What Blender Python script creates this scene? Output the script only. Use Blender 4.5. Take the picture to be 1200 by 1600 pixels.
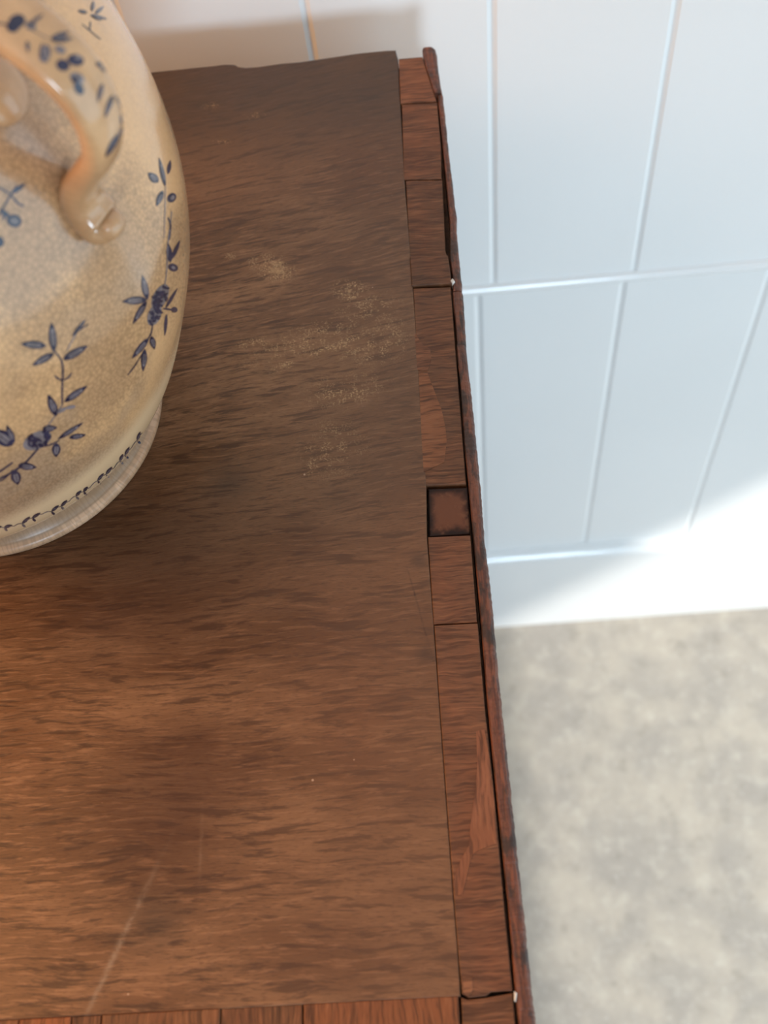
import bpy, bmesh, math, random
from mathutils import Vector, Matrix
from mathutils.bvhtree import BVHTree

# ------------------------------------------------------------------ clear
for o in list(bpy.data.objects):
    bpy.data.objects.remove(o, do_unlink=True)
scene = bpy.context.scene
COL = scene.collection
rnd = random.Random(7)

# ------------------------------------------------------------------ camera
TOP = 0.94                                   # height of the chest top (metres)
CAM = Vector((0.0, 0.0, TOP + 0.42))
FPX = 1733.3                                 # focal length in pixels of a 1200x1600 frame
RIGHT = Vector((0.99509, -0.04062, -0.09025))
DOWN = Vector((-0.07896, -0.87560, -0.47654))
FWD = Vector((-0.05967, 0.48133, -0.87451))
cam_data = bpy.data.cameras.new('camera')
cam = bpy.data.objects.new('camera', cam_data)
COL.objects.link(cam)
m3 = Matrix((RIGHT, -DOWN, -FWD)).transposed()
cam.matrix_world = Matrix.Translation(CAM) @ m3.to_4x4()
cam_data.sensor_fit = 'VERTICAL'
cam_data.sensor_height = 24.0
cam_data.sensor_width = 18.0
cam_data.lens = 24.0 * FPX / 1600.0
cam_data.clip_start = 0.01
cam_data.dof.use_dof = True
cam_data.dof.focus_distance = 0.485
cam_data.dof.aperture_fstop = 6.2
scene.camera = cam

# ------------------------------------------------------------------ world, sun, lights, exposure
world = bpy.data.worlds.new('world')
scene.world = world
world.use_nodes = True
bg = world.node_tree.nodes['Background']
bg.inputs['Color'].default_value = (1.0, 0.84, 0.68, 1)
bg.inputs['Strength'].default_value = 0.27

sun_d = bpy.data.lights.new('sun', 'SUN')
sun_d.energy = 5.0
sun_d.angle = math.radians(1.8)
sun_d.color = (1.0, 0.96, 0.90)
sun = bpy.data.objects.new('sun', sun_d)
COL.objects.link(sun)
SUN_DIR = Vector((-1.0, 0.55, -1.08)).normalized()
sun.rotation_euler = SUN_DIR.to_track_quat('-Z', 'Y').to_euler()
sun.location = (3, -1, 3)

def area(name, loc, target, sx, sy, power, color):
    d = bpy.data.lights.new(name, 'AREA')
    d.shape = 'RECTANGLE'
    d.size, d.size_y = sx, sy
    d.energy = power
    d.color = color
    o = bpy.data.objects.new(name, d)
    COL.objects.link(o)
    o.location = loc
    o.rotation_euler = (Vector(target) - Vector(loc)).to_track_quat('-Z', 'Y').to_euler()
    return o
# daylight of the window behind the photographer
area('window_daylight', (0.34, -2.48, 1.56), (0.0, 0.57, 0.9), 0.5, 0.5, 37.0, (0.63, 0.82, 1.0))
# skylight entering by the glazed door in the right-hand wall
area('door_skylight', (1.47, -0.65, 0.80), (0.0, -0.3, 0.75), 2.2, 1.4, 22.0, (0.58, 0.83, 1.0))
# unseen warm fill added left of the chest to tint wall and shadow
area('warm_fill_light', (-0.95, 0.18, 1.75), (-0.1, 0.57, 0.95), 0.6, 0.6, 13.0, (1.0, 0.47, 0.15))

vs = scene.view_settings
vs.view_transform = 'Standard'
vs.look = 'None'
vs.exposure = 0.0
vs.gamma = 1.0
vs.use_curve_mapping = False

# ------------------------------------------------------------------ helpers
def px_ray(px, py):
    return (RIGHT * (px - 600.0) + DOWN * (py - 800.0) + FWD * FPX).normalized()
def on_top(px, py, z=TOP):
    r = px_ray(px, py)
    return CAM + r * ((z - CAM.z) / r.z)
def new_mesh_obj(name, verts, faces, mat, parent=None, smooth=False):
    me = bpy.data.meshes.new(name)
    me.from_pydata([tuple(v) for v in verts], [], faces)
    me.update()
    if smooth:
        me.polygons.foreach_set('use_smooth', [True] * len(me.polygons))
    return link(name, me, mat, parent)
def link(name, me, mat, parent=None):
    o = bpy.data.objects.new(name, me)
    COL.objects.link(o)
    if mat is not None and not me.materials:
        me.materials.append(mat)
    if parent is not None:
        o.parent = parent
        o.matrix_parent_inverse = Matrix.Translation(-root_loc(parent))
    return o
def root_loc(o):
    v = Vector((0, 0, 0))
    while o is not None:
        if o.type == 'EMPTY':
            v += o.location
        o = None
    return v
def empty(name, loc):
    o = bpy.data.objects.new(name, None)
    COL.objects.link(o)
    o.location = loc
    return o
def bm_obj(name, bm, mat, parent=None, smooth=False):
    bmesh.ops.recalc_face_normals(bm, faces=bm.faces[:])
    me = bpy.data.meshes.new(name)
    bm.to_mesh(me)
    bm.free()
    if smooth:
        me.polygons.foreach_set('use_smooth', [True] * len(me.polygons))
    return link(name, me, mat, parent)
def box_bm(x0, x1, y0, y1, z0, z1, bevel=0.0, seg=1):
    bm = bmesh.new()
    vs_ = [bm.verts.new(p) for p in ((x0, y0, z0), (x1, y0, z0), (x1, y1, z0), (x0, y1, z0),
                                     (x0, y0, z1), (x1, y0, z1), (x1, y1, z1), (x0, y1, z1))]
    for f in ((0, 3, 2, 1), (4, 5, 6, 7), (0, 1, 5, 4), (1, 2, 6, 5), (2, 3, 7, 6), (3, 0, 4, 7)):
        bm.faces.new([vs_[i] for i in f])
    if bevel > 0:
        bmesh.ops.bevel(bm, geom=bm.edges[:], offset=bevel, segments=seg, profile=0.5, affect='EDGES')
    return bm
def prism_bm(pts, z0, z1, bevel=0.0):
    bm = bmesh.new()
    b = [bm.verts.new((p[0], p[1], z0)) for p in pts]
    t = [bm.verts.new((p[0], p[1], z1)) for p in pts]
    n = len(pts)
    bm.faces.new(b)
    ft = bm.faces.new(t)
    for i in range(n):
        bm.faces.new((b[i], b[(i + 1) % n], t[(i + 1) % n], t[i]))
    bmesh.ops.recalc_face_normals(bm, faces=bm.faces[:])
    if bevel > 0:
        bmesh.ops.bevel(bm, geom=list(ft.edges), offset=bevel, segments=2, profile=0.5, affect='EDGES')
    return bm
def tag(o, label=None, cat=None, group=None, kind=None):
    if label: o['label'] = label
    if cat: o['category'] = cat
    if group: o['group'] = group
    if kind: o['kind'] = kind
    return o

# ------------------------------------------------------------------ materials
class NT:
    def __init__(self, name):
        self.m = bpy.data.materials.new(name)
        self.m.use_nodes = True
        self.t = self.m.node_tree
        self.b = self.t.nodes['Principled BSDF']
        self.pos = self.t.nodes.new('ShaderNodeNewGeometry').outputs['Position']
    def n(self, kind, **kw):
        nd = self.t.nodes.new(kind)
        for k, v in kw.items():
            setattr(nd, k, v)
        return nd
    def put(self, sock, v):
        if isinstance(v, bpy.types.NodeSocket):
            self.t.links.new(v, sock)
        else:
            if sock.type == 'RGBA' and not isinstance(v, (int, float)) and len(v) == 3:
                v = (*v, 1)
            sock.default_value = v
    def math(self, op, a, b=0.0, c=0.0, clamp=False):
        nd = self.n('ShaderNodeMath', operation=op, use_clamp=clamp)
        self.put(nd.inputs[0], a); self.put(nd.inputs[1], b); self.put(nd.inputs[2], c)
        return nd.outputs[0]
    def vmath(self, op, a, b=(0, 0, 0)):
        nd = self.n('ShaderNodeVectorMath', operation=op)
        self.put(nd.inputs[0], a); self.put(nd.inputs[1], b)
        return nd.outputs['Value'] if op in ('LENGTH', 'DISTANCE', 'DOT_PRODUCT') else nd.outputs[0]
    def sep(self, v):
        nd = self.n('ShaderNodeSeparateXYZ'); self.put(nd.inputs[0], v)
        return nd.outputs
    def comb(self, x, y, z):
        nd = self.n('ShaderNodeCombineXYZ')
        for i, v in enumerate((x, y, z)): self.put(nd.inputs[i], v)
        return nd.outputs[0]
    def noise(self, vec, scale=1.0, detail=3.0, rough=0.55, dist=0.0):
        nd = self.n('ShaderNodeTexNoise')
        self.put(nd.inputs['Vector'], vec); self.put(nd.inputs['Scale'], scale)
        nd.inputs['Detail'].default_value = detail
        nd.inputs['Roughness'].default_value = rough
        nd.inputs['Distortion'].default_value = dist
        return nd.outputs['Fac']
    def mr(self, v, a, b, c=0.0, d=1.0, smooth=True):
        nd = self.n('ShaderNodeMapRange')
        nd.interpolation_type = 'SMOOTHSTEP' if smooth else 'LINEAR'
        for i, x in enumerate((v, a, b, c, d)): self.put(nd.inputs[i], x)
        return nd.outputs[0]
    def mix(self, f, a, b, blend='MIX'):
        nd = self.n('ShaderNodeMix', data_type='RGBA', blend_type=blend)
        self.put(nd.inputs[0], f); self.put(nd.inputs[6], a); self.put(nd.inputs[7], b)
        return nd.outputs[2]
    def bump(self, h, dist, strength=1.0):
        nd = self.n('ShaderNodeBump')
        nd.inputs['Strength'].default_value = strength
        nd.inputs['Distance'].default_value = dist
        self.put(nd.inputs['Height'], h)
        self.put(self.b.inputs['Normal'], nd.outputs[0])
    def set(self, **kw):
        for k, v in kw.items():
            self.put(self.b.inputs[k.replace('_', ' ')], v)
        return self.m

def sr(r, g, b):
    return tuple(((c / 255) / 12.92 if c / 255 < 0.04045 else ((c / 255 + 0.055) / 1.055) ** 2.4) for c in (r, g, b))

def mat_paint(name='white_wall_paint', rough=0.38):
    t = NT(name)
    n = t.noise(t.pos, 90, 3)
    big = t.noise(t.pos, 3.0, 2)
    col = t.mix(t.mr(big, .3, .7), (0.80, 0.80, 0.79), (0.84, 0.84, 0.83))
    t.bump(n, 0.0006, 0.25 if rough > .3 else .08)
    return t.set(Base_Color=col, Roughness=rough)

def mat_floor():
    t = NT('mottled_concrete')
    a = t.noise(t.pos, 14, 4, .6, .4)
    b = t.noise(t.pos, 45, 4, .6)
    c = t.noise(t.pos, 160, 3)
    col = t.mix(t.mr(a, .34, .68), sr(142, 136, 128), sr(160, 152, 140))
    col = t.mix(t.math('MULTIPLY', t.mr(b, .5, .72), .5), col, sr(174, 168, 156))
    col = t.mix(t.math('MULTIPLY', t.mr(b, .46, .28), .5), col, sr(124, 119, 110))
    col = t.mix(t.math('MULTIPLY', t.mr(c, .55, .75), .35), col, sr(182, 177, 168))
    t.bump(b, 0.002, 0.4)
    return t.set(Base_Color=col, Roughness=0.75)

def gauss(t, x, y, cx, cy, rx, ry, ang=0.0):
    ca, sa = math.cos(ang), math.sin(ang)
    dx = t.math('SUBTRACT', x, cx); dy = t.math('SUBTRACT', y, cy)
    u = t.math('DIVIDE', t.math('ADD', t.math('MULTIPLY', dx, ca), t.math('MULTIPLY', dy, sa)), rx)
    v = t.math('DIVIDE', t.math('SUBTRACT', t.math('MULTIPLY', dy, ca), t.math('MULTIPLY', dx, sa)), ry)
    d = t.math('ADD', t.math('MULTIPLY', u, u), t.math('MULTIPLY', v, v))
    return t.math('EXPONENT', t.math('MULTIPLY', d, -1.0))

def mat_top():
    t = NT('stained_oak_top')
    x, y, z = t.sep(t.pos)
    warp = t.noise(t.comb(t.math('MULTIPLY', x, 14), t.math('MULTIPLY', y, 22), 0), 1, 2)
    tilt = t.mr(y, 0.10, 0.42, 0.02, -0.16)
    yy = t.math('ADD', y, t.math('ADD', t.math('MULTIPLY', x, tilt), t.math('MULTIPLY', warp, 0.010)))
    g1 = t.noise(t.comb(t.math('MULTIPLY', x, 55), t.math('MULTIPLY', yy, 420), 0.3), 1, 4, .62, .35)
    g2 = t.noise(t.comb(t.math('MULTIPLY', x, 70), t.math('MULTIPLY', yy, 620), 2.1), 1, 3, .6)
    g3 = t.noise(t.comb(t.math('MULTIPLY', x, 260), t.math('MULTIPLY', yy, 1700), 5.1), 1, 2, .6)
    m1 = t.noise(t.comb(t.math('MULTIPLY', x, 13), t.math('MULTIPLY', yy, 34), 1.7), 1, 3, .55)
    m2 = t.noise(t.comb(t.math('MULTIPLY', x, 7), t.math('MULTIPLY', y, 8), 9.7), 1, 2, .5)
    col = t.mix(t.mr(m1, .32, .68), sr(98, 65, 39), sr(134, 97, 67))
    col = t.mix(t.math('MULTIPLY', t.mr(m2, .45, .7), .50), col, sr(100, 56, 28))
    # lighter fibre and dark pores
    col = t.mix(t.math('MULTIPLY', t.mr(g2, .50, .66), .55), col, sr(152, 110, 78))
    col = t.mix(t.math('MULTIPLY', t.mr(g1, .50, .64), .72), col, sr(52, 29, 15))
    col = t.mix(t.math('MULTIPLY', t.mr(g3, .52, .66), .40), col, sr(62, 36, 20))
    # smoother greyed film towards the back and along the banding
    bx = t.mr(t.math('ADD', x, t.math('MULTIPLY', m2, .05)), -0.10, 0.0)
    by = t.mr(y, 0.36, 0.50)
    film = t.math('MULTIPLY', t.math('MAXIMUM', t.math('MULTIPLY', bx, .55), t.math('MULTIPLY', by, 1.0)), .85)
    filmc = t.mix(by, sr(102, 71, 49), sr(58, 44, 32))
    col = t.mix(film, col, filmc)
    # redder, darker patches of the board in front of the jug
    red_dark = gauss(t, x, y, -0.13, 0.215, 0.07, 0.055)
    red_dark2 = gauss(t, x, y, -0.115, 0.115, 0.030, 0.035)
    col = t.mix(t.math('MULTIPLY', t.math('MAXIMUM', red_dark, red_dark2), .72), col, sr(62, 30, 12))
    # dull dark spots
    for cx, cy, r in DARK_SPOTS:
        col = t.mix(t.math('MULTIPLY', gauss(t, x, y, cx, cy, r, r * .9), .5), col, sr(50, 38, 30))
    # chalky rubbed dust
    spk = t.noise(t.pos, 1100, 2, .6)
    spk2 = t.noise(t.pos, 260, 2, .6)
    spm = t.math('MULTIPLY', t.mr(spk, .47, .64), t.mr(spk2, .40, .60))
    acc = None
    for cx, cy, rx, ry, a, s in DUST:
        g = t.math('MULTIPLY', gauss(t, x, y, cx, cy, rx, ry, a), s)
        acc = g if acc is None else t.math('MAXIMUM', acc, g)
    lump = t.noise(t.pos, 480, 3, .7, .5)
    body = t.math('MULTIPLY', t.mr(t.math('ADD', acc, t.math('MULTIPLY', t.math('SUBTRACT', lump, .5), 2.6)), .72, 1.30), .60)
    dust = t.math('MAXIMUM', t.math('MULTIPLY', spm, t.mr(acc, .05, .7)), body)
    col = t.mix(t.math('MULTIPLY', dust, .68), col, sr(200, 165, 122))
    # stray specks
    vor = t.n('ShaderNodeTexVoronoi', feature='F1')
    t.put(vor.inputs['Vector'], t.pos); vor.inputs['Scale'].default_value = 62
    sp = t.math('MULTIPLY', t.mr(vor.outputs['Distance'], .035, .02), t.mr(t.noise(t.pos, 21, 1), .48, .58))
    col = t.mix(t.math('MULTIPLY', sp, .7), col, sr(190, 160, 135))
    # long scratches
    for (p0, p1, w, sc, ss) in SCRATCHES:
        cx, cy = (p0[0] + p1[0]) / 2, (p0[1] + p1[1]) / 2
        L = math.hypot(p1[0] - p0[0], p1[1] - p0[1]) / 2
        ang = math.atan2(p1[1] - p0[1], p1[0] - p0[0])
        g = gauss(t, x, y, cx, cy, L, w, ang)
        g = t.math('MULTIPLY', g, t.mr(spk2, .35, .6, .25 * ss, ss))
        col = t.mix(g, col, sr(*sc))
    h = t.math('ADD', t.math('MULTIPLY', g1, -1.0), t.math('MULTIPLY', g2, 0.6))
    t.bump(h, 0.0004, 0.55)
    rough = t.math('ADD', t.mr(m1, .3, .7, .36, .48), t.math('MULTIPLY', dust, .3))
    return t.set(Base_Color=col, Roughness=rough, Specular_IOR_Level=0.4)

def mat_band(name, along_x=True):
    t = NT(name)
    x, y, z = t.sep(t.pos)
    oi = t.n('ShaderNodeObjectInfo')
    off = t.math('MULTIPLY', oi.outputs['Random'], 37.0)
    u, v = (x, y) if along_x else (y, x)
    wv = t.noise(t.comb(t.math('MULTIPLY', x, 60), t.math('MULTIPLY', y, 60), off), 1, 2)
    vv = t.math('ADD', v, t.math('MULTIPLY', wv, .004))
    g1 = t.noise(t.comb(t.math('MULTIPLY', u, 70), t.math('MULTIPLY', vv, 900), off), 1, 3, .6)
    g2 = t.noise(t.comb(t.math('MULTIPLY', u, 28), t.math('MULTIPLY', vv, 190), off), 1, 4, .6, .5)
    m = t.noise(t.comb(t.math('MULTIPLY', x, 70), t.math('MULTIPLY', y, 45), off), 1, 3)
    col = t.mix(t.mr(m, .35, .66), oi.outputs['Color'], t.mix(0.5, oi.outputs['Color'], sr(116, 70, 44)))
    col = t.mix(t.math('MULTIPLY', t.mr(g2, .5, .68), .50), col, sr(56, 35, 23))
    col = t.mix(t.math('MULTIPLY', t.mr(g1, .49, .63), .52), col, sr(50, 31, 20))
    col = t.mix(t.math('MULTIPLY', t.mr(g1, .46, .32), .42), col, sr(150, 102, 70))
    t.bump(t.math('MULTIPLY', g1, -1), 0.0004, 0.6)
    return t.set(Base_Color=col, Roughness=0.5, Specular_IOR_Level=0.3)

def mat_edge():
    t = NT('chipped_red_oak_edge')
    x, y, z = t.sep(t.pos)
    g = t.noise(t.comb(t.math('MULTIPLY', x, 600), t.math('MULTIPLY', y, 60), t.math('MULTIPLY', z, 600)), 1, 3, .6, .6)
    m = t.noise(t.comb(t.math('MULTIPLY', x, 160), t.math('MULTIPLY', y, 62), t.math('MULTIPLY', z, 120)), 1, 3, .6, .4)
    k = t.noise(t.pos, 400, 3)
    col = t.mix(t.mr(g, .35, .65), sr(74, 40, 28), sr(118, 68, 46))
    col = t.mix(t.math('MULTIPLY', t.mr(m, .50, .62), .85), col, sr(48, 33, 25))
    col = t.mix(t.math('MULTIPLY', t.mr(k, .6, .75), .3), col, sr(130, 90, 70))
    t.bump(t.math('ADD', g, k), 0.0006, 0.7)
    return t.set(Base_Color=col, Roughness=0.5)

def mat_plain_wood(name, c0, c1, rough=.5):
    t = NT(name)
    x, y, z = t.sep(t.pos)
    g = t.noise(t.comb(t.math('MULTIPLY', x, 300), t.math('MULTIPLY', y, 300), t.math('MULTIPLY', z, 18)), 1, 4)
    col = t.mix(t.mr(g, .35, .65), c0, c1)
    t.bump(g, 0.0004, 0.4)
    return t.set(Base_Color=col, Roughness=rough)

def mat_inset():
    t = NT('dark_inset_wood')
    tc = t.n('ShaderNodeTexCoord')
    gx, gy, gz = t.sep(tc.outputs['Generated'])
    n = t.noise(t.pos, 190, 3)
    ex = t.math('MINIMUM', gx, t.math('SUBTRACT', 1.0, gx))
    ey = t.math('MINIMUM', gy, t.math('SUBTRACT', 1.0, gy))
    e = t.math('ADD', t.math('MINIMUM', ex, ey), t.math('MULTIPLY', t.math('SUBTRACT', n, .5), .25))
    # darker towards the rim of the square
    col = t.mix(t.mr(e, .02, .26), sr(34, 19, 15), sr(104, 64, 44))
    col = t.mix(t.math('MULTIPLY', t.mr(n, .55, .7), .3), col, sr(130, 88, 62))
    t.bump(n, 0.0004, 0.5)
    return t.set(Base_Color=col, Roughness=0.5, Specular_IOR_Level=0.25)

def mat_glaze(name='crazed_cream_glaze', crackle=1.0, base=(222, 171, 120)):
    t = NT(name)
    x, y, z = t.sep(t.pos)
    n0 = t.noise(t.pos, 11, 3, .55)
    n1 = t.noise(t.pos, 38, 3, .6)
    stain = t.mr(t.math('ADD', n0, t.math('MULTIPLY', n1, .35)), .56, .80)
    col = t.mix(t.math('MULTIPLY', stain, .70), sr(*base), sr(162, 122, 88))
    vor = t.n('ShaderNodeTexVoronoi', feature='DISTANCE_TO_EDGE')
    ang = t.math('ARCTAN2', t.math('SUBTRACT', y, JUG.y), t.math('SUBTRACT', x, JUG.x))
    cv = t.comb(t.math('MULTIPLY', ang, 0.11), t.math('MULTIPLY', z, 0.9 if crackle < 1.5 else 0.3), 0.0)
    jit = t.noise(t.pos, 120, 2)
    cv = t.vmath('ADD', cv, t.comb(t.math('MULTIPLY', jit, .004), t.math('MULTIPLY', n1, .004), 0))
    t.put(vor.inputs['Vector'], cv)
    vor.inputs['Scale'].default_value = 560 if crackle < 1.5 else 300
    vor.inputs['Randomness'].default_value = 0.75
    line = t.mr(vor.outputs['Distance'], .16, .0)
    grey = t.mr(t.noise(t.vmath('ADD', t.pos, (3.1, 1.7, .4)), 17, 3, .6), .50, .68)
    col = t.mix(t.math('MULTIPLY', grey, .40 if crackle > .3 else .1), col, sr(164, 138, 116))
    if crackle > 1.5:
        col = t.mix(t.mr(z, TOP + .0062, TOP + .0054), sr(156, 124, 94), col)
    amt = t.math('MULTIPLY', line, t.mr(n0, .36, .56, 0.12 * crackle, .52 * crackle if crackle < 1.5 else .30))
    # clean band low on the belly, painted paler in place of missing light
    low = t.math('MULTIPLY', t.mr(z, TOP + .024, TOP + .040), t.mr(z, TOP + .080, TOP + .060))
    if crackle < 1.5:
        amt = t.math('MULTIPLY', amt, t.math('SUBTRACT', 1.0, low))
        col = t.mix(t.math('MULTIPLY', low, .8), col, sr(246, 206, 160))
    col = t.mix(amt, col, sr(120, 92, 66))
    return t.set(Base_Color=col, Roughness=0.20 if crackle < 1.5 else .36, IOR=1.5, Coat_Weight=0.35 if crackle < 1.5 else 0.0, Coat_Roughness=0.08)

def mat_cobalt(name, c, alpha_noise=True):
    t = NT(name)
    n = t.noise(t.pos, 260, 3)
    col = t.mix(t.mr(n, .35, .7), sr(*c), tuple(min(1, v * 1.5 + .01) for v in sr(*c)))
    return t.set(Base_Color=col, Roughness=0.22, Coat_Weight=0.3, Coat_Roughness=0.08)

def mat_flat(name, c, rough=.6):
    t = NT(name)
    n = t.noise(t.pos, 150, 2)
    col = t.mix(t.mr(n, .3, .7), tuple(v * .9 for v in sr(*c)), sr(*c))
    return t.set(Base_Color=col, Roughness=rough)

JUG = Vector((-0.2040, 0.29745, TOP))
def tp(px, py):
    p = on_top(px, py)
    return (p.x, p.y)
DARK_SPOTS = [(*tp(360, 755), .010), (*tp(240, 1445), .012), (*tp(665, 1022), .004), (*tp(655, 875), .0035)]
DUST = []
for (px, py, rx, ry, a, s) in [(432, 420, 30, 20, -.6, 1.25), (405, 408, 30, 14, .3, .6), (548, 455, 32, 18, -.5, .95),
                               (575, 480, 60, 30, .1, .5), (480, 530, 110, 26, .35, .62), (525, 540, 60, 9, .30, .9),
                               (440, 572, 22, 8, .35, .95), (555, 550, 26, 7, .35, .9), (590, 545, 60, 30, .2, .55),
                               (398, 536, 30, 10, .1, .7), (540, 610, 70, 30, .1, .55), (520, 700, 60, 50, 0, .45),
                               (490, 728, 16, 16, -.7, .55), (360, 400, 10, 7, 0, .9), (600, 520, 50, 40, 0, .5),
                               (345, 222, 26, 6, -.1, .55), (400, 180, 25, 12, 0, .45), (330, 165, 22, 10, 0, .45)]:
    DUST.append((*tp(px, py), rx * .00029, ry * .00034, a, s))
SCRATCHES = [(tp(230, 1385), tp(128, 1600), .0011, (150, 128, 108), .55), (tp(312, 1370), tp(316, 1275), .0007, (140, 112, 90), .3), (tp(640, 900), tp(668, 1000), .0004, (40, 24, 16), .8)]

M_PAINT = mat_paint()
M_GLOSS = mat_paint('white_gloss_trim_paint', 0.16)
M_FLOOR = mat_floor()
M_TOP = mat_top()
M_BAND = mat_band('cross_banding_veneer', True)
M_FRONT = mat_band('front_banding_veneer', False)
M_EDGE = mat_edge()
M_INSET = mat_inset()
M_SUB = mat_plain_wood('dark_substrate_wood', sr(40, 26, 18), sr(60, 40, 28), .7)
M_CARC = mat_plain_wood('carcass_oak', sr(84, 52, 32), sr(112, 72, 46), .5)
M_GLAZE = mat_glaze()
M_GLAZE_HANDLE = mat_glaze('smooth_cream_glaze', 0.2, (226, 176, 126))
M_GLAZE_FOOT = mat_glaze('crazed_foot_glaze', 1.6, (226, 186, 152))
M_NAVY = mat_cobalt('cobalt_print_dark', (36, 34, 54))
M_BLUE = mat_cobalt('cobalt_print_wash', (106, 94, 94))
M_CHIP = mat_flat('bare_putty_chip', (215, 208, 198))

# ------------------------------------------------------------------ the setting
K = 0.575 / 0.546
YW = 0.575
GR_UP = [-0.0580 * K, 0.0456 * K, 0.1497 * K]
X0, X1 = -1.6, 1.5
Z_RAIL = TOP + 0.42 - (0.42 + 0.2400) * K
Z_BASE = TOP + 0.42 - (0.42 + 0.6822) * K

floor = bm_obj('floor', box_bm(-1.8, X1, -2.6, YW + .02, -0.05, 0.0), M_FLOOR)
tag(floor, kind='structure')
wall = bm_obj('wall_back', box_bm(-1.8, X1 + .1, YW + .012, YW + .10, 0.0, 2.5), M_PAINT)
tag(wall, kind='structure')

def boards(edges, z0, z1, yf, gap, bev):
    for a, b in zip(edges[:-1], edges[1:]):
        prof = [(a + gap / 2, YW + .0125), (a + gap / 2, yf + .0012), (a + gap / 2 + bev * .35, yf + .0009), (a + gap / 2 + bev, yf),
                (b - gap / 2 - bev, yf), (b - gap / 2 - bev * .35, yf + .0009), (b - gap / 2, yf + .0012), (b - gap / 2, YW + .0125)]
        bm = prism_bm(prof, z0, z1)
        bm_obj('board', bm, M_PAINT, wall)
sp = GR_UP[2] - GR_UP[1]
eu = sorted([GR_UP[1] + sp * k for k in range(-15, 14) if X0 - .1 < GR_UP[1] + sp * k < X1])
boards(eu, Z_RAIL, 2.5, YW, .0001, .0030)
lo1, sp2 = 0.1437 * K, 0.1098 * K
el = sorted([lo1 + sp2 * k for k in range(-15, 14) if X0 - .1 < lo1 + sp2 * k < X1])
boards(el, 0.0, Z_RAIL - .001, YW + .0015, .0001, .0034)

# rounded lip at the foot of the upper boards
def y_profile(name, prof, x0, x1, mat):
    bm = bmesh.new()
    a = [bm.verts.new((x0, p[0], p[1])) for p in prof]
    b = [bm.verts.new((x1, p[0], p[1])) for p in prof]
    n = len(prof)
    bm.faces.new(a); bm.faces.new(b[::-1])
    for i in range(n):
        bm.faces.new((a[i], a[(i + 1) % n], b[(i + 1) % n], b[i]))
    return bm_obj(name, bm, mat)
lip = [(YW + .004, Z_RAIL - .002)]
for k in range(9):
    an = -math.pi / 2 + math.pi * k / 8
    lip.append((YW - .0045 * math.cos(an), Z_RAIL + .003 + .005 * math.sin(an)))
lip.append((YW + .004, Z_RAIL + .008))
tag(y_profile('trim_1', lip, X0, X1, M_GLOSS), kind='structure')
bp = [(YW + .0020, 0.0), (YW - .012, 0.0), (YW - .012, Z_BASE - .012)]
for k in range(1, 9):
    an = math.pi / 2 * k / 8
    bp.append((YW + .0016 - .0136 * math.cos(an), Z_BASE - .012 + .012 * math.sin(an)))
bp.append((YW + .0020, Z_BASE))
tag(y_profile('baseboard_back', bp, X0, X1, M_GLOSS), kind='structure')

# right-hand wall with a tall glazed door opening: its head shades the upper wall from the sun
HEAD = (X1 + 0.005) * 1.05
bm = bmesh.new()
def add_box(bm, x0, x1, y0, y1, z0, z1):
    b2 = box_bm(x0, x1, y0, y1, z0, z1)
    me = bpy.data.meshes.new('tmp'); b2.to_mesh(me); b2.free()
    bm.from_mesh(me); bpy.data.meshes.remove(me)
add_box(bm, X1, X1 + .012, 0.50, YW + .012, 0, 2.5)
add_box(bm, X1, X1 + .012, -2.6, -1.9, 0, 2.5)
add_box(bm, X1, X1 + .012, -1.9, 0.50, HEAD, 2.5)
tag(bm_obj('wall_right', bm, M_PAINT), kind='structure')

tag(bm_obj('ceiling', box_bm(-1.8, X1 + .012, -2.6, YW + .012, 2.5, 2.52), M_PAINT), kind='structure')

# ------------------------------------------------------------------ the oak chest
X_IN, X_STR, X_OUT = -0.0103, 0.0086, 0.0147
Y_FRONT_IN, Y_FRONT = 0.0374, 0.0175
Y_BACK = 0.5230
X_LEFT = -0.95
CH = Vector(((X_LEFT + X_OUT) / 2, (Y_FRONT + Y_BACK) / 2, 0))
chest = empty('wooden_chest', CH)
tag(chest, 'dark stained oak chest with worn cross-banded top standing before the white wall', 'chest')

body = bm_obj('carcass', box_bm(X_LEFT + .012, X_OUT - .0075, Y_FRONT + .006, Y_BACK - .004, .06, TOP - .0065, .002), M_SUB, chest)
# frame-and-panel end, set in under the top
for (y0, y1, z0, z1, nm) in ((Y_FRONT + .006, .075, .0, TOP - .026, 'stile'), (Y_BACK - .065, Y_BACK - .004, 0, TOP - .026, 'stile'),
                             (.0755, Y_BACK - .0655, TOP - .10, TOP - .026, 'rail'), (.0755, Y_BACK - .0655, .06, .15, 'rail')):
    bm_obj(nm, box_bm(X_OUT - .0075, X_OUT - .0012, y0, y1, z0, z1, .0008), M_CARC, chest)

# main board of the top, ragged along the back
back_px = [(618, 78), (600, 79), (560, 83), (520, 89), (470, 96.5), (440, 99), (405, 104), (384, 105.5), (372, 104),
           (368, 101), (352, 100.5), (330, 103), (290, 107), (243, 112)]
pts = [(X_LEFT, Y_FRONT_IN), tp(719.6, 1557), tp(716.3, 1500), tp(708.3, 1400), tp(696.4, 1240), tp(686.4, 1100), tp(677.6, 975), tp(667, 837), tp(666, 757), tp(645, 447), tp(632, 280), tp(622, 92)]
pts += [tp(*p) for p in back_px]
pts += [(-0.22, .5275), (-0.35, .526), (-0.5, .527), (X_LEFT, .527)]
main = bm_obj('top_board', prism_bm(pts, TOP - .006, TOP, .0005), M_TOP, chest)

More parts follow.
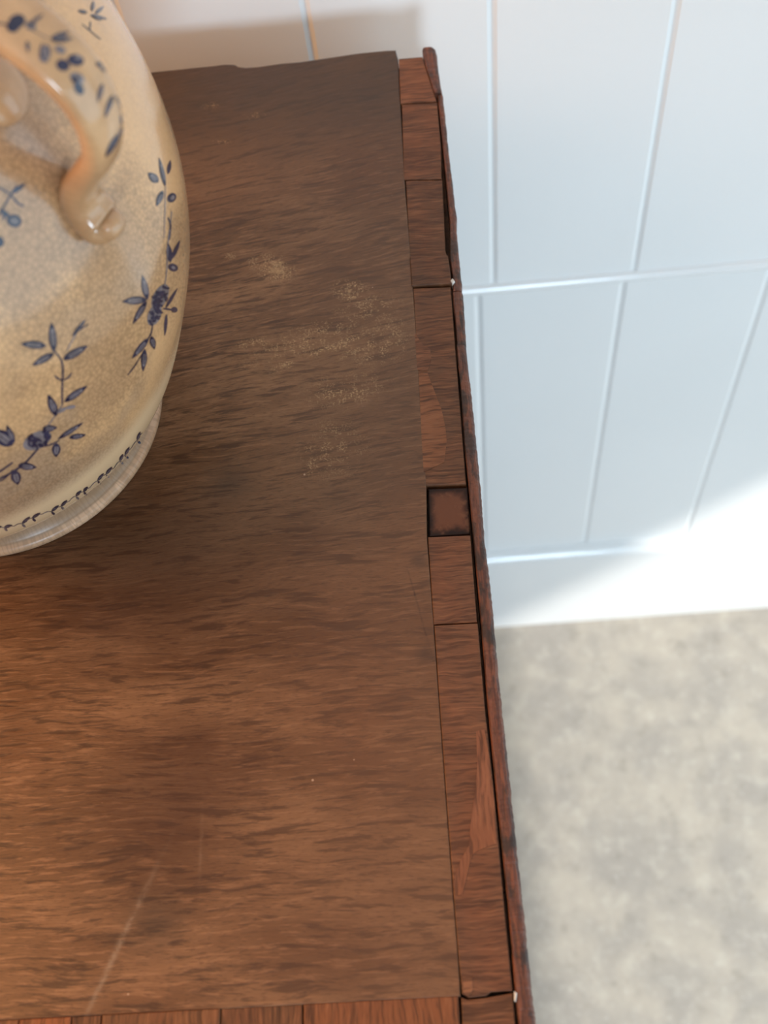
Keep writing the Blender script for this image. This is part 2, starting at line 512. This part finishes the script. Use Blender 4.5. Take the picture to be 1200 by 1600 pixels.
BAND_K = 0.88
def piece(name, px, dz, mat, col, bevel=.0004, thick=.0055):
    bm = prism_bm([tp(*p) for p in px], TOP + dz - thick, TOP + dz, bevel)
    o = bm_obj(name, bm, mat, chest)
    c = tuple(v * BAND_K for v in sr(*col))
    o.color = (*c, 1)
    return o
VEN = [
    ([(623, 93), (660, 90), (682, 159), (626, 162)], .0006, (128, 82, 54)),
    ([(628, 163), (683, 160), (689, 232), (690, 279), (631, 280)], .0000, (112, 72, 48)),
    ([(634, 281.5), (691, 280.5), (696, 392), (699, 400), (640, 402)], -.0003, (104, 68, 45)),
    ([(640.5, 403), (700, 401), (706, 444), (644, 448)], .0010, (102, 68, 46)),
    ([(645.5, 450), (704, 448), (711, 540), (719, 640), (728, 755), (664, 757.5), (653, 590)], -.0002, (112, 74, 50)),
    ([(668.5, 839), (735, 836), (745.5, 972), (677.5, 975.5)], .0000, (114, 76, 54)),
    ([(678.5, 977.5), (746.5, 974), (758, 1110), (772, 1240), (788, 1420), (800.5, 1548), (767, 1550), (760, 1556), (733, 1559), (722, 1553),
      (717, 1500), (709, 1400), (697, 1240), (687, 1100)], .0002, (116, 78, 55)),
    ([(720.5, 1558), (731, 1561.5), (761, 1558.5), (801, 1551), (808, 1640), (724, 1650)], -.0005, (106, 70, 46)),
]
for px, dz, col in VEN:
    piece('veneer_block', px, dz, M_BAND, col)
ins = piece('inset_square', [(668.5, 761), (731, 758.5), (734.5, 832), (670.5, 836)], -.0014, M_INSET, (90, 55, 40), .0006)
tag(ins, 'dark recessed square plug')
# bare paler areas where the surface of the banding has flaked
def patch(px, dz, col, mat=None, name='worn_patch'):
    bm = prism_bm([tp(*p) for p in px], TOP + dz - .0002, TOP + dz, 0)
    o = bm_obj(name, bm, mat or M_BAND, chest)
    o.color = (*(v * BAND_K for v in sr(*col)), 1)
    return o
patch([(648, 520), (660, 538), (672, 545), (674, 562), (668, 580), (659, 579), (652, 578), (650, 550)], .00002, (138, 88, 60))
patch([(654, 582), (668, 583), (690, 640), (696, 668), (698, 690), (694, 722), (662, 738), (659, 690)], .00003, (146, 92, 60))
patch([(744, 1143), (757, 1140), (764, 1180), (773, 1262), (776, 1318), (757, 1325), (742, 1332), (735, 1345), (727, 1380), (723, 1397), (714, 1399),
       (708, 1383), (713, 1362), (722, 1340), (733, 1322), (735, 1290), (742, 1240), (746, 1195)], .00042, (142, 92, 66), M_FRONT)
patch([(722.5, 1526), (738, 1528), (738, 1548), (732, 1557), (724, 1551)], .00045, (150, 104, 74))
# putty crumbs in the joint
for q in ([(707, 437), (711, 442), (707, 445), (704, 441)], [(803, 1549), (808, 1552), (806, 1566), (803, 1563)]):
    bm = prism_bm([tp(*p) for p in q], TOP - .003, TOP + .0014, .0004)
    bm_obj('putty_crumb', bm, M_CHIP, chest)

# front banding, grain running towards the viewer
yb, yf = Y_FRONT_IN - .00015, Y_FRONT + .001
cuts = [(tp(716, 1560)[0], tp(474, 1568)[0], .0000, (134, 82, 50)), (tp(472, 1568)[0], tp(345, 1573)[0], -.0004, (104, 70, 46)),
        (tp(344, 1573)[0], tp(160, 1585)[0], .0002, (118, 78, 50)), (tp(158, 1585)[0], tp(112, 1588)[0], -.0004, (100, 66, 44)),
        (tp(111, 1588)[0], tp(30, 1595)[0], .0000, (148, 86, 50)), (tp(29, 1595)[0], tp(-60, 1600)[0], -.0002, (120, 78, 50)),
        (tp(-62, 1600)[0], -.36, 0, (126, 80, 50)), (-.361, -.55, -.0002, (112, 74, 48)), (-.551, -.75, 0, (126, 80, 50)), (-.751, X_LEFT, -.0002, (118, 76, 48))]
for xa, xb, dz, col in cuts:
    bm = prism_bm([(xb, yf), (xa, yf), (xa, yb), (xb, yb)], TOP + dz - .0055, TOP + dz, .0004)
    o = bm_obj('front_veneer_block', bm, M_FRONT, chest)
    o.color = (*(v * BAND_K for v in sr(*col)), 1)

# splintered outer edging: (image y, inner x, outer x)
def edging(name, rows, dz, amp, seed):
    r2 = random.Random(seed)
    # resample the rows densely
    dense = []
    for (ya, ia, oa), (yb_, ib, ob) in zip(rows[:-1], rows[1:]):
        n = max(2, int((yb_ - ya) / 4))
        for k in range(n):
            t = k / n
            dense.append((ya + (yb_ - ya) * t, ia + (ib - ia) * t, oa + (ob - oa) * t))
    dense.append(rows[-1])
    verts, faces = [], []
    NC = 9
    w = 0.0
    for k, (py, xi, xo) in enumerate(dense):
        w = w * .45 + r2.uniform(-1, 1) * amp * .8
        A = Vector((*tp(xi, py), 0)); B = Vector((*tp(xo, py), 0))
        B.x += w
        ww = max(.001, B.x - A.x)
        lift = dz + r2.uniform(-1, 1) * .0002
        rr = min(.0022, ww * .45)
        prof = [(0, -.024), (0, -.0006), (.0005, 0), (ww - rr, 0.0001)]
        for s in range(1, 4):
            a_ = math.pi / 2 * s / 3
            prof.append((ww - rr + rr * math.sin(a_), -rr + rr * math.cos(a_)))
        prof += [(ww - .0004, -.012 + r2.uniform(-1, 1) * .0005), (ww - .0012, -.024)]
        for (dx, z_) in prof:
            verts.append((A.x + dx + (r2.uniform(-1, 1) * amp * .25 if dx > 0 else 0), A.y, TOP + z_ + (lift if z_ > -.02 else 0)))
    for k in range(len(dense) - 1):
        for j in range(NC - 1):
            a = k * NC + j
            faces.append((a, a + 1, a + 1 + NC, a + NC))
        faces.append((k * NC + NC - 1, k * NC, (k + 1) * NC, (k + 1) * NC + NC - 1))
    faces.append(tuple(range(NC)))
    faces.append(tuple((len(dense) - 1) * NC + j for j in range(NC - 1, -1, -1)))
    bm = bmesh.new()
    bv = [bm.verts.new(v) for v in verts]
    for f in faces:
        bm.faces.new([bv[i] for i in f])
    return bm_obj(name, bm, M_EDGE, chest)
edging('edge_corner', [(77.5, 661, 678), (80, 660, 681), (88, 661, 683), (110, 667, 685), (148, 679, 691)], .0012, .00008, 1)
edging('edge_strip', [(150, 684, 692), (240, 693, 702), (320, 700.5, 711), (343, 702.5, 714), (350, 703, 713), (400, 703, 717), (443, 708, 722), (455, 707.5, 722)], .0002, .00018, 2)
edging('edge_strip', [(456, 707, 723), (500, 711, 726), (538, 714, 728)], -.0002, .0002, 3)
edging('edge_strip', [(539, 713, 728), (590, 718, 734), (640, 722, 739), (700, 726, 745), (760, 732, 751), (837, 739, 757), (940, 748.5, 769), (1020, 755, 776),
                      (1100, 761.5, 784), (1240, 775, 799), (1330, 784.5, 808), (1420, 794, 818), (1500, 800.5, 826), (1555, 805, 832), (1600, 810, 838), (1680, 817, 846)], .0002, .0002, 4)

# ------------------------------------------------------------------ the jug
jug = empty('ceramic_jug', JUG)
tag(jug, 'cream crackle-glazed jug with blue floral print and strap handle on the oak chest', 'jug')
def smooth_profile(ctrl, n):
    out = []
    for i in range(len(ctrl) - 1):
        p0 = ctrl[max(i - 1, 0)]; p1 = ctrl[i]; p2 = ctrl[i + 1]; p3 = ctrl[min(i + 2, len(ctrl) - 1)]
        for k in range(n):
            t = k / n
            out.append(tuple(0.5 * ((2 * p1[j]) + (-p0[j] + p2[j]) * t + (2 * p0[j] - 5 * p1[j] + 4 * p2[j] - p3[j]) * t * t
                                    + (-p0[j] + 3 * p1[j] - 3 * p2[j] + p3[j]) * t ** 3) for j in (0, 1)))
    out.append(ctrl[-1])
    return out
def lathe(name, prof, mat, seg=160, close=False):
    verts, faces = [], []
    for (r, z) in prof:
        for k in range(seg):
            a = 2 * math.pi * k / seg
            verts.append((JUG.x + r * math.cos(a), JUG.y + r * math.sin(a), TOP + z))
    for i in range(len(prof) - 1):
        for k in range(seg):
            faces.append((i * seg + k, i * seg + (k + 1) % seg, (i + 1) * seg + (k + 1) % seg, (i + 1) * seg + k))
    faces.append(tuple(range(seg - 1, -1, -1)))
    if close:
        faces.append(tuple((len(prof) - 1) * seg + k for k in range(seg)))
    return verts, faces
foot_prof = [(.068, .0), (.0728, .0002), (.0742, .0012), (.0744, .0028), (.0741, .0042), (.0733, .0052), (.0722, .0057), (.0712, .0070), (.0701, .0095), (.0693, .0125), (.0690, .0155), (.0692, .0190), (.0702, .0222)]
body_ctrl = [(.0693, .0200), (.0708, .0218), (.0748, .0250), (.0800, .0292), (.0905, .0415), (.1021, .070), (.1117, .100), (.1160, .130), (.1143, .160), (.1075, .190),
             (.0945, .216), (.0770, .236), (.0650, .250), (.0600, .266), (.0610, .290), (.0680, .312), (.0700, .318), (.0670, .3195), (.0630, .312), (.0560, .29), (.0550, .266), (.060, .245), (.08, .22), (.10, .17)]
fv, ff = lathe('foot', foot_prof, M_GLAZE_FOOT, close=True)
new_mesh_obj('foot_ring', fv, ff, M_GLAZE_FOOT, jug, True)
bprof = smooth_profile(body_ctrl, 5)
bv, bf = lathe('body', bprof, M_GLAZE)
new_mesh_obj('body', bv, bf[:-1], M_GLAZE, jug, True)

# strap handle: (radius from axis, height, half width, thickness)
AZ = math.radians(-26.5)
ER = Vector((math.cos(AZ), math.sin(AZ), 0)); EN = Vector((-math.sin(AZ), math.cos(AZ), 0)); EZ = Vector((0, 0, 1))
hc = [(.060, .262), (.075, .262), (.0900, .258), (.1045, .2515), (.1155, .2445), (.1250, .2370), (.1308, .2285), (.1325, .2175), (.1290, .2055),
      (.1205, .1945), (.1145, .1865), (.1130, .1790), (.1165, .1725), (.1200, .1725)]
hw = [.0125, .0120, .0112, .0104, .0098, .0092, .0086, .0080, .0072, .0066, .0064, .0070, .0074, .0050]
hth = [.0048, .0045, .0042, .0040, .0040, .0040, .0040, .0040, .0042, .0046, .0052, .0060, .0060, .0040]
hp = smooth_profile(hc, 5)
def interp_list(l, n):
    return [v[0] for v in smooth_profile([(a, 0) for a in l], n)]
hws, hts = interp_list(hw, 5), interp_list(hth, 5)
verts, faces = [], []
NR = 24
for i, (r, z) in enumerate(hp):
    a = hp[max(i - 1, 0)]; b = hp[min(i + 1, len(hp) - 1)]
    tan = (ER * (b[0] - a[0]) + EZ * (b[1] - a[1])).normalized()
    nor = EN.cross(tan).normalized()
    c = Vector((JUG.x, JUG.y, TOP)) + ER * r + EZ * z
    for k in range(NR):
        an = 2 * math.pi * k / NR
        cs, sn = math.cos(an), math.sin(an)
        e = 2 / 2.7
        u = math.copysign(abs(cs) ** e, cs); v = math.copysign(abs(sn) ** e, sn)
        verts.append(c + EN * (u * hws[i]) + nor * (v * hts[i]))
for i in range(len(hp) - 1):
    for k in range(NR):
        faces.append((i * NR + k, i * NR + (k + 1) % NR, (i + 1) * NR + (k + 1) % NR, (i + 1) * NR + k))
# rounded end of the scroll
i0 = (len(hp) - 1) * NR
for s in range(1, 5):
    a_ = math.pi / 2 * s / 4
    base = len(verts)
    cen = sum((Vector(verts[i0 + k]) for k in range(NR)), Vector()) / NR
    for k in range(NR):
        verts.append(cen + (Vector(verts[i0 + k]) - cen) * max(math.cos(a_), .02) + tan * .004 * math.sin(a_))
    for k in range(NR):
        j = i0 if s == 1 else base - NR
        faces.append((j + k, j + (k + 1) % NR, base + (k + 1) % NR, base + k))
hv, hf = verts, faces
bm = bmesh.new()
bvs = [bm.verts.new(v) for v in hv]
for f in hf: bm.faces.new([bvs[i] for i in f])
handle = bm_obj('handle', bm, M_GLAZE_HANDLE, jug, True)

tri_b = BVHTree.FromPolygons([Vector(v) for v in bv], bf[:-1])
tri_h = BVHTree.FromPolygons([Vector(v) for v in hv], hf)
tri_f = BVHTree.FromPolygons([Vector(v) for v in fv], ff)

# small rounded boss of the shoulder behind the handle loop
loc, nrm, _, _ = tri_b.ray_cast(CAM, px_ray(-6, 142))
bm = bmesh.new()
bmesh.ops.create_uvsphere(bm, u_segments=28, v_segments=16, radius=1.0)
q = nrm.to_track_quat('Z', 'Y').to_matrix().to_4x4()
bm.transform(Matrix.Translation(loc) @ q @ Matrix.Diagonal((.0098, .0098, .0042, 1)))
bm_obj('boss', bm, M_GLAZE_HANDLE, jug, True)

# ------------------------------------------------------------------ blue printed flowers on the jug
class Print:
    def __init__(self, trees, lift=.00012):
        self.v, self.f, self.mi, self.trees, self.lift = [], [], [], trees, lift
    def hit(self, px, py, lift):
        best = None
        for t in self.trees:
            l, n, _, d = t.ray_cast(CAM, px_ray(px, py))
            if l is not None and (best is None or d < best[1]):
                if n.dot(px_ray(px, py)) > 0: n = -n
                best = (l + n * lift, d)
        return best[0] if best else None
    def ribbon(self, cen, wid, mat, lift=None):
        lift = lift or self.lift
        rows = []
        for i, (x, y) in enumerate(cen):
            a = cen[max(i - 1, 0)]; b = cen[min(i + 1, len(cen) - 1)]
            dx, dy = b[0] - a[0], b[1] - a[1]
            L = math.hypot(dx, dy) or 1
            nx, ny = -dy / L, dx / L
            row = [self.hit(x + nx * wid[i] * s, y + ny * wid[i] * s, lift) for s in (-.5, 0, .5)]
            rows.append(row)
        for r0, r1 in zip(rows[:-1], rows[1:]):
            if any(p is None for p in r0 + r1): continue
            if max((p - r0[0]).length for p in r0 + r1) > .02: continue
            k = len(self.v)
            self.v += r0 + r1
            self.f += [(k, k + 1, k + 4, k + 3), (k + 1, k + 2, k + 5, k + 4)]
            self.mi += [mat, mat]
    def stem(self, pts, w, mat=0):
        p = smooth_profile(pts, 6) if len(pts) > 2 else [tuple(pts[0][j] + (pts[1][j] - pts[0][j]) * k / 6 for j in (0, 1)) for k in range(7)]
        self.ribbon(p, [w * (1 - .3 * abs(2 * i / (len(p) - 1) - 1)) for i in range(len(p))], mat)
    def leaf(self, a, b, w, fill=True, bend=0.0):
        n = 9
        dx, dy = b[0] - a[0], b[1] - a[1]
        cen = []
        for i in range(n + 1):
            t = i / n
            o = bend * math.sin(math.pi * t)
            cen.append((a[0] + dx * t - dy * o, a[1] + dy * t + dx * o))
        wid = [w * (math.sin(math.pi * min(1, (i / n) ** .85)) ** .8 + .06) for i in range(n + 1)]
        self.ribbon(cen, wid, 0)
        if fill:
            c2 = cen[2:-2]
            self.ribbon(c2, [x * .50 for x in wid[2:-2]], 1, self.lift * 1.8)
            self.ribbon(cen[1:-3], [1.1] * len(cen[1:-3]), 0, self.lift * 2.4)
    def blob(self, c, rx, ry, ang=0, mat=0, lift=1.0):
        n = 8
        ca, sa = math.cos(ang), math.sin(ang)
        cen = [(c[0] + ca * rx * t, c[1] + sa * rx * t) for t in [math.sin(-math.pi / 2 + math.pi * i / n) for i in range(n + 1)]]
        wid = [2 * ry * math.sqrt(max(0.0, 1 - math.sin(-math.pi / 2 + math.pi * i / n) ** 2)) + .2 for i in range(n + 1)]
        self.ribbon(cen, wid, mat, self.lift * lift)
    def flower(self, c, rx, ry, ang, seed):
        r = random.Random(seed)
        self.blob(c, rx, ry, ang, 1, .8)
        ca, sa = math.cos(ang), math.sin(ang)
        for k in range(30):
            a = r.uniform(0, 6.28); q = math.sqrt(r.uniform(.02, 1)) * .88
            u, v = q * rx * math.cos(a), q * ry * math.sin(a)
            self.blob((c[0] + u * ca - v * sa, c[1] + u * sa + v * ca), r.uniform(.10, .19) * rx, r.uniform(.12, .2) * ry, r.uniform(0, 3.1), 0, 1.8 + k * .03)
    def build(self, name, parent):
        me = bpy.data.meshes.new(name)
        me.from_pydata([tuple(v) for v in self.v], [], self.f)
        me.materials.append(M_NAVY); me.materials.append(M_BLUE)
        me.polygons.foreach_set('material_index', self.mi)
        me.polygons.foreach_set('use_smooth', [True] * len(self.f))
        me.update()
        return link(name, me, None, parent)

SPRAYS = []
# lower spray
p = Print([tri_b])
p.stem([(82, 545), (95, 562), (98, 580), (97, 600), (97, 632)], 3.4)
p.stem([(97, 632), (84, 652), (72, 668)], 2.0, 1)
p.leaf((72, 540), (32, 537), 12); p.leaf((84, 550), (80, 503), 12); p.leaf((84, 552), (50, 571), 11)
p.leaf((98, 562), (137, 540), 12); p.stem([(104, 548), (118, 522), (131, 500)], 2.2, 1); p.leaf((113, 525), (134, 499), 6, False)
p.stem([(124, 516), (138, 506)], 1.8)
p.stem([(98, 594), (90, 591), (85, 587)], 3); p.stem([(99, 594), (107, 589), (112, 582)], 2.6)
p.leaf((88, 650), (75, 616), 13); p.leaf((100, 628), (136, 603), 10); p.blob((110, 636), 8, 2.6, -.2, 1); p.blob((96, 641), 8, 3, -.5, 1)
p.flower((58, 688), 24, 13, -.45, 3); p.leaf((66, 670), (89, 668), 10); p.leaf((20, 695), (-12, 672), 22); p.leaf((22, 692), (10, 664), 10)
p.stem([(60, 700), (40, 722), (18, 738), (-10, 752)], 3.4); p.stem([(20, 734), (6, 748), (-14, 758)], 2)
p.leaf((28, 727), (57, 730), 11); p.leaf((22, 735), (28, 757), 15); p.stem([(66, 698), (80, 694), (92, 688)], 2.2)
p.leaf((90, 686), (130, 660), 7); p.leaf((108, 684), (134, 679), 8); p.leaf((88, 692), (87, 714), 13)
p.stem([(20, 722), (0, 736), (-20, 744)], 3.0)
SPRAYS.append(p.build('painted_spray', jug))
# garland down the right side
p = Print([tri_b])
p.stem([(268, 330), (266, 350), (262, 380), (258, 440), (240, 500)], 2.0, 1)
p.leaf((258, 292), (248, 246), 7); p.leaf((247, 285), (231, 270), 12); p.leaf((254, 298), (244, 322), 9, True); p.leaf((262, 272), (266, 250), 6, False)
p.blob((268, 309), 8, 6.5, -.9); p.blob((268.5, 309), 4, 3, -.9, 1, 1.8)
p.stem([(262, 340), (266, 352), (264, 375)], 3); p.stem([(256, 372), (258, 292)], 1.6, 1)
p.leaf((266, 410), (262, 380), 9, False); p.leaf((268, 405), (281, 375), 6, False); p.blob((270, 418), 8, 6, .4); p.blob((270, 418), 3, 2.2, .4, 1, 1.8)
p.leaf((230, 468), (222, 430), 10); p.leaf((229, 468), (191, 471), 12); p.leaf((229, 470), (207, 506), 9)
p.flower((250, 464), 22, 11, -1.1, 8); p.flower((241, 492), 18, 10, -1.2, 9)
p.leaf((258, 482), (277, 450), 5, False); p.stem([(254, 482), (270, 484)], 3); p.blob((272, 484), 5, 4.5); p.leaf((260, 490), (257, 525), 5, False)
p.stem([(238, 505), (236, 520), (230, 530)], 2.4); p.leaf((236, 525), (241, 546), 9); p.leaf((232, 528), (206, 560), 9); p.leaf((226, 545), (223, 580), 9)
p.stem([(222, 552), (210, 572), (199, 586)], 2.0)
SPRAYS.append(p.build('painted_spray', jug))
# twig left of the handle and one on the shoulder behind it
p = Print([tri_b])
p.stem([(-8, 345), (4, 325), (18, 302), (26, 290)], 3.4); p.leaf((20, 302), (39, 286), 7, False); p.stem([(16, 304), (28, 318), (37, 322)], 3.6)
p.stem([(16, 304), (4, 296), (-8, 290)], 3); p.blob((22, 345), 12, 10, .3); p.blob((22, 345), 7, 5, .3, 1, 1.8); p.blob((0, 378), 6, 8); p.stem([(4, 325), (6, 345)], 4)
p.blob((8, 334), 7, 4, .6)
SPRAYS.append(p.build('painted_spray', jug))
p = Print([tri_b])
p.stem([(128, 38), (140, 48), (157, 62)], 2); p.stem([(141, 34), (140, 47)], 2.6)
for a, b in (((136, 20), (121, 17)), ((140, 24), (167, 30)), ((143, 18), (146, 1)), ((148, 22), (162, 10)), ((144, 24), (158, 32))):
    p.leaf(a, b, 6)
SPRAYS.append(p.build('painted_spray', jug))
# small running border above the foot
p = Print([tri_b, tri_f])
bd = [(-12, 826), (6, 824), (22, 822), (34, 818), (50, 809), (66, 803), (80, 799), (95, 791), (108, 783), (118, 775), (130, 768), (140, 762), (152, 751), (165, 741), (178, 731), (187, 720), (195, 711), (205, 700), (214, 688), (222, 676)]
for i, (x, y) in enumerate(bd[:-1]):
    x2, y2 = bd[i + 1]
    p.stem([(x, y), ((x + x2) / 2, (y + y2) / 2 - 1.5), (x2, y2)], 1.3, 1)
    if i % 3 != 2:
        p.leaf((x, y), (x2 - 3, y2 - 2), 4.6, False)
        p.blob((x + 3, y + 3), 3.4, 1.8, .7, i % 2)
tag(p.build('painted_border', jug), kind='stuff')
# sprays on the strap of the handle
p = Print([tri_h])
p.blob((26, 34), 14, 11, -.5); p.blob((20, 42), 10, 9, 0); p.stem([(-8, 36), (8, 38), (22, 40)], 3); p.leaf((44, 40), (68, 22), 6, True); p.stem([(40, 44), (56, 50), (74, 60)], 2, 1)
p.blob((48, 40), 9, 6, .4, 1); p.leaf((42, 64), (44, 82), 6, True)
p.leaf((78, 62), (108, 50), 9); p.leaf((82, 64), (114, 60), 8); p.blob((70, 84), 9, 14, .2, 1); p.stem([(66, 68), (63, 82), (70, 98)], 3); p.stem([(72, 70), (77, 84), (73, 98)], 2.4)
p.blob((94, 78), 9, 6, .4, 1); p.blob((98, 102), 11, 9, .4); p.blob((118, 94), 13, 9, .2); p.blob((122, 90), 6, 3, .2, 1, 1.8); p.blob((120, 122), 12, 8, .4, 1); p.blob((123, 138), 11, 7, 1.1); p.blob((116, 124), 6, 5, .5)
p.leaf((150, 96), (172, 122), 10); p.stem([(168, 108), (176, 104)], 3); p.stem([(172, 122), (180, 138), (184, 150)], 3.6); p.leaf((160, 130), (152, 160), 7); p.leaf((176, 148), (163, 184), 8); p.leaf((180, 150), (192, 178), 9)
p.leaf((186, 208), (164, 246), 10, False); p.stem([(188, 180), (190, 200), (184, 214)], 5, 1)
p.build('painted_spray', handle)
# the same sprays repeat around the far sides of the jug
for a in (-115, 128):
    for o in SPRAYS[:2]:
        c = o.copy()
        COL.objects.link(c)
        c.parent = jug
        c.matrix_parent_inverse = Matrix.Rotation(math.radians(a), 4, 'Z') @ Matrix.Translation(-JUG)
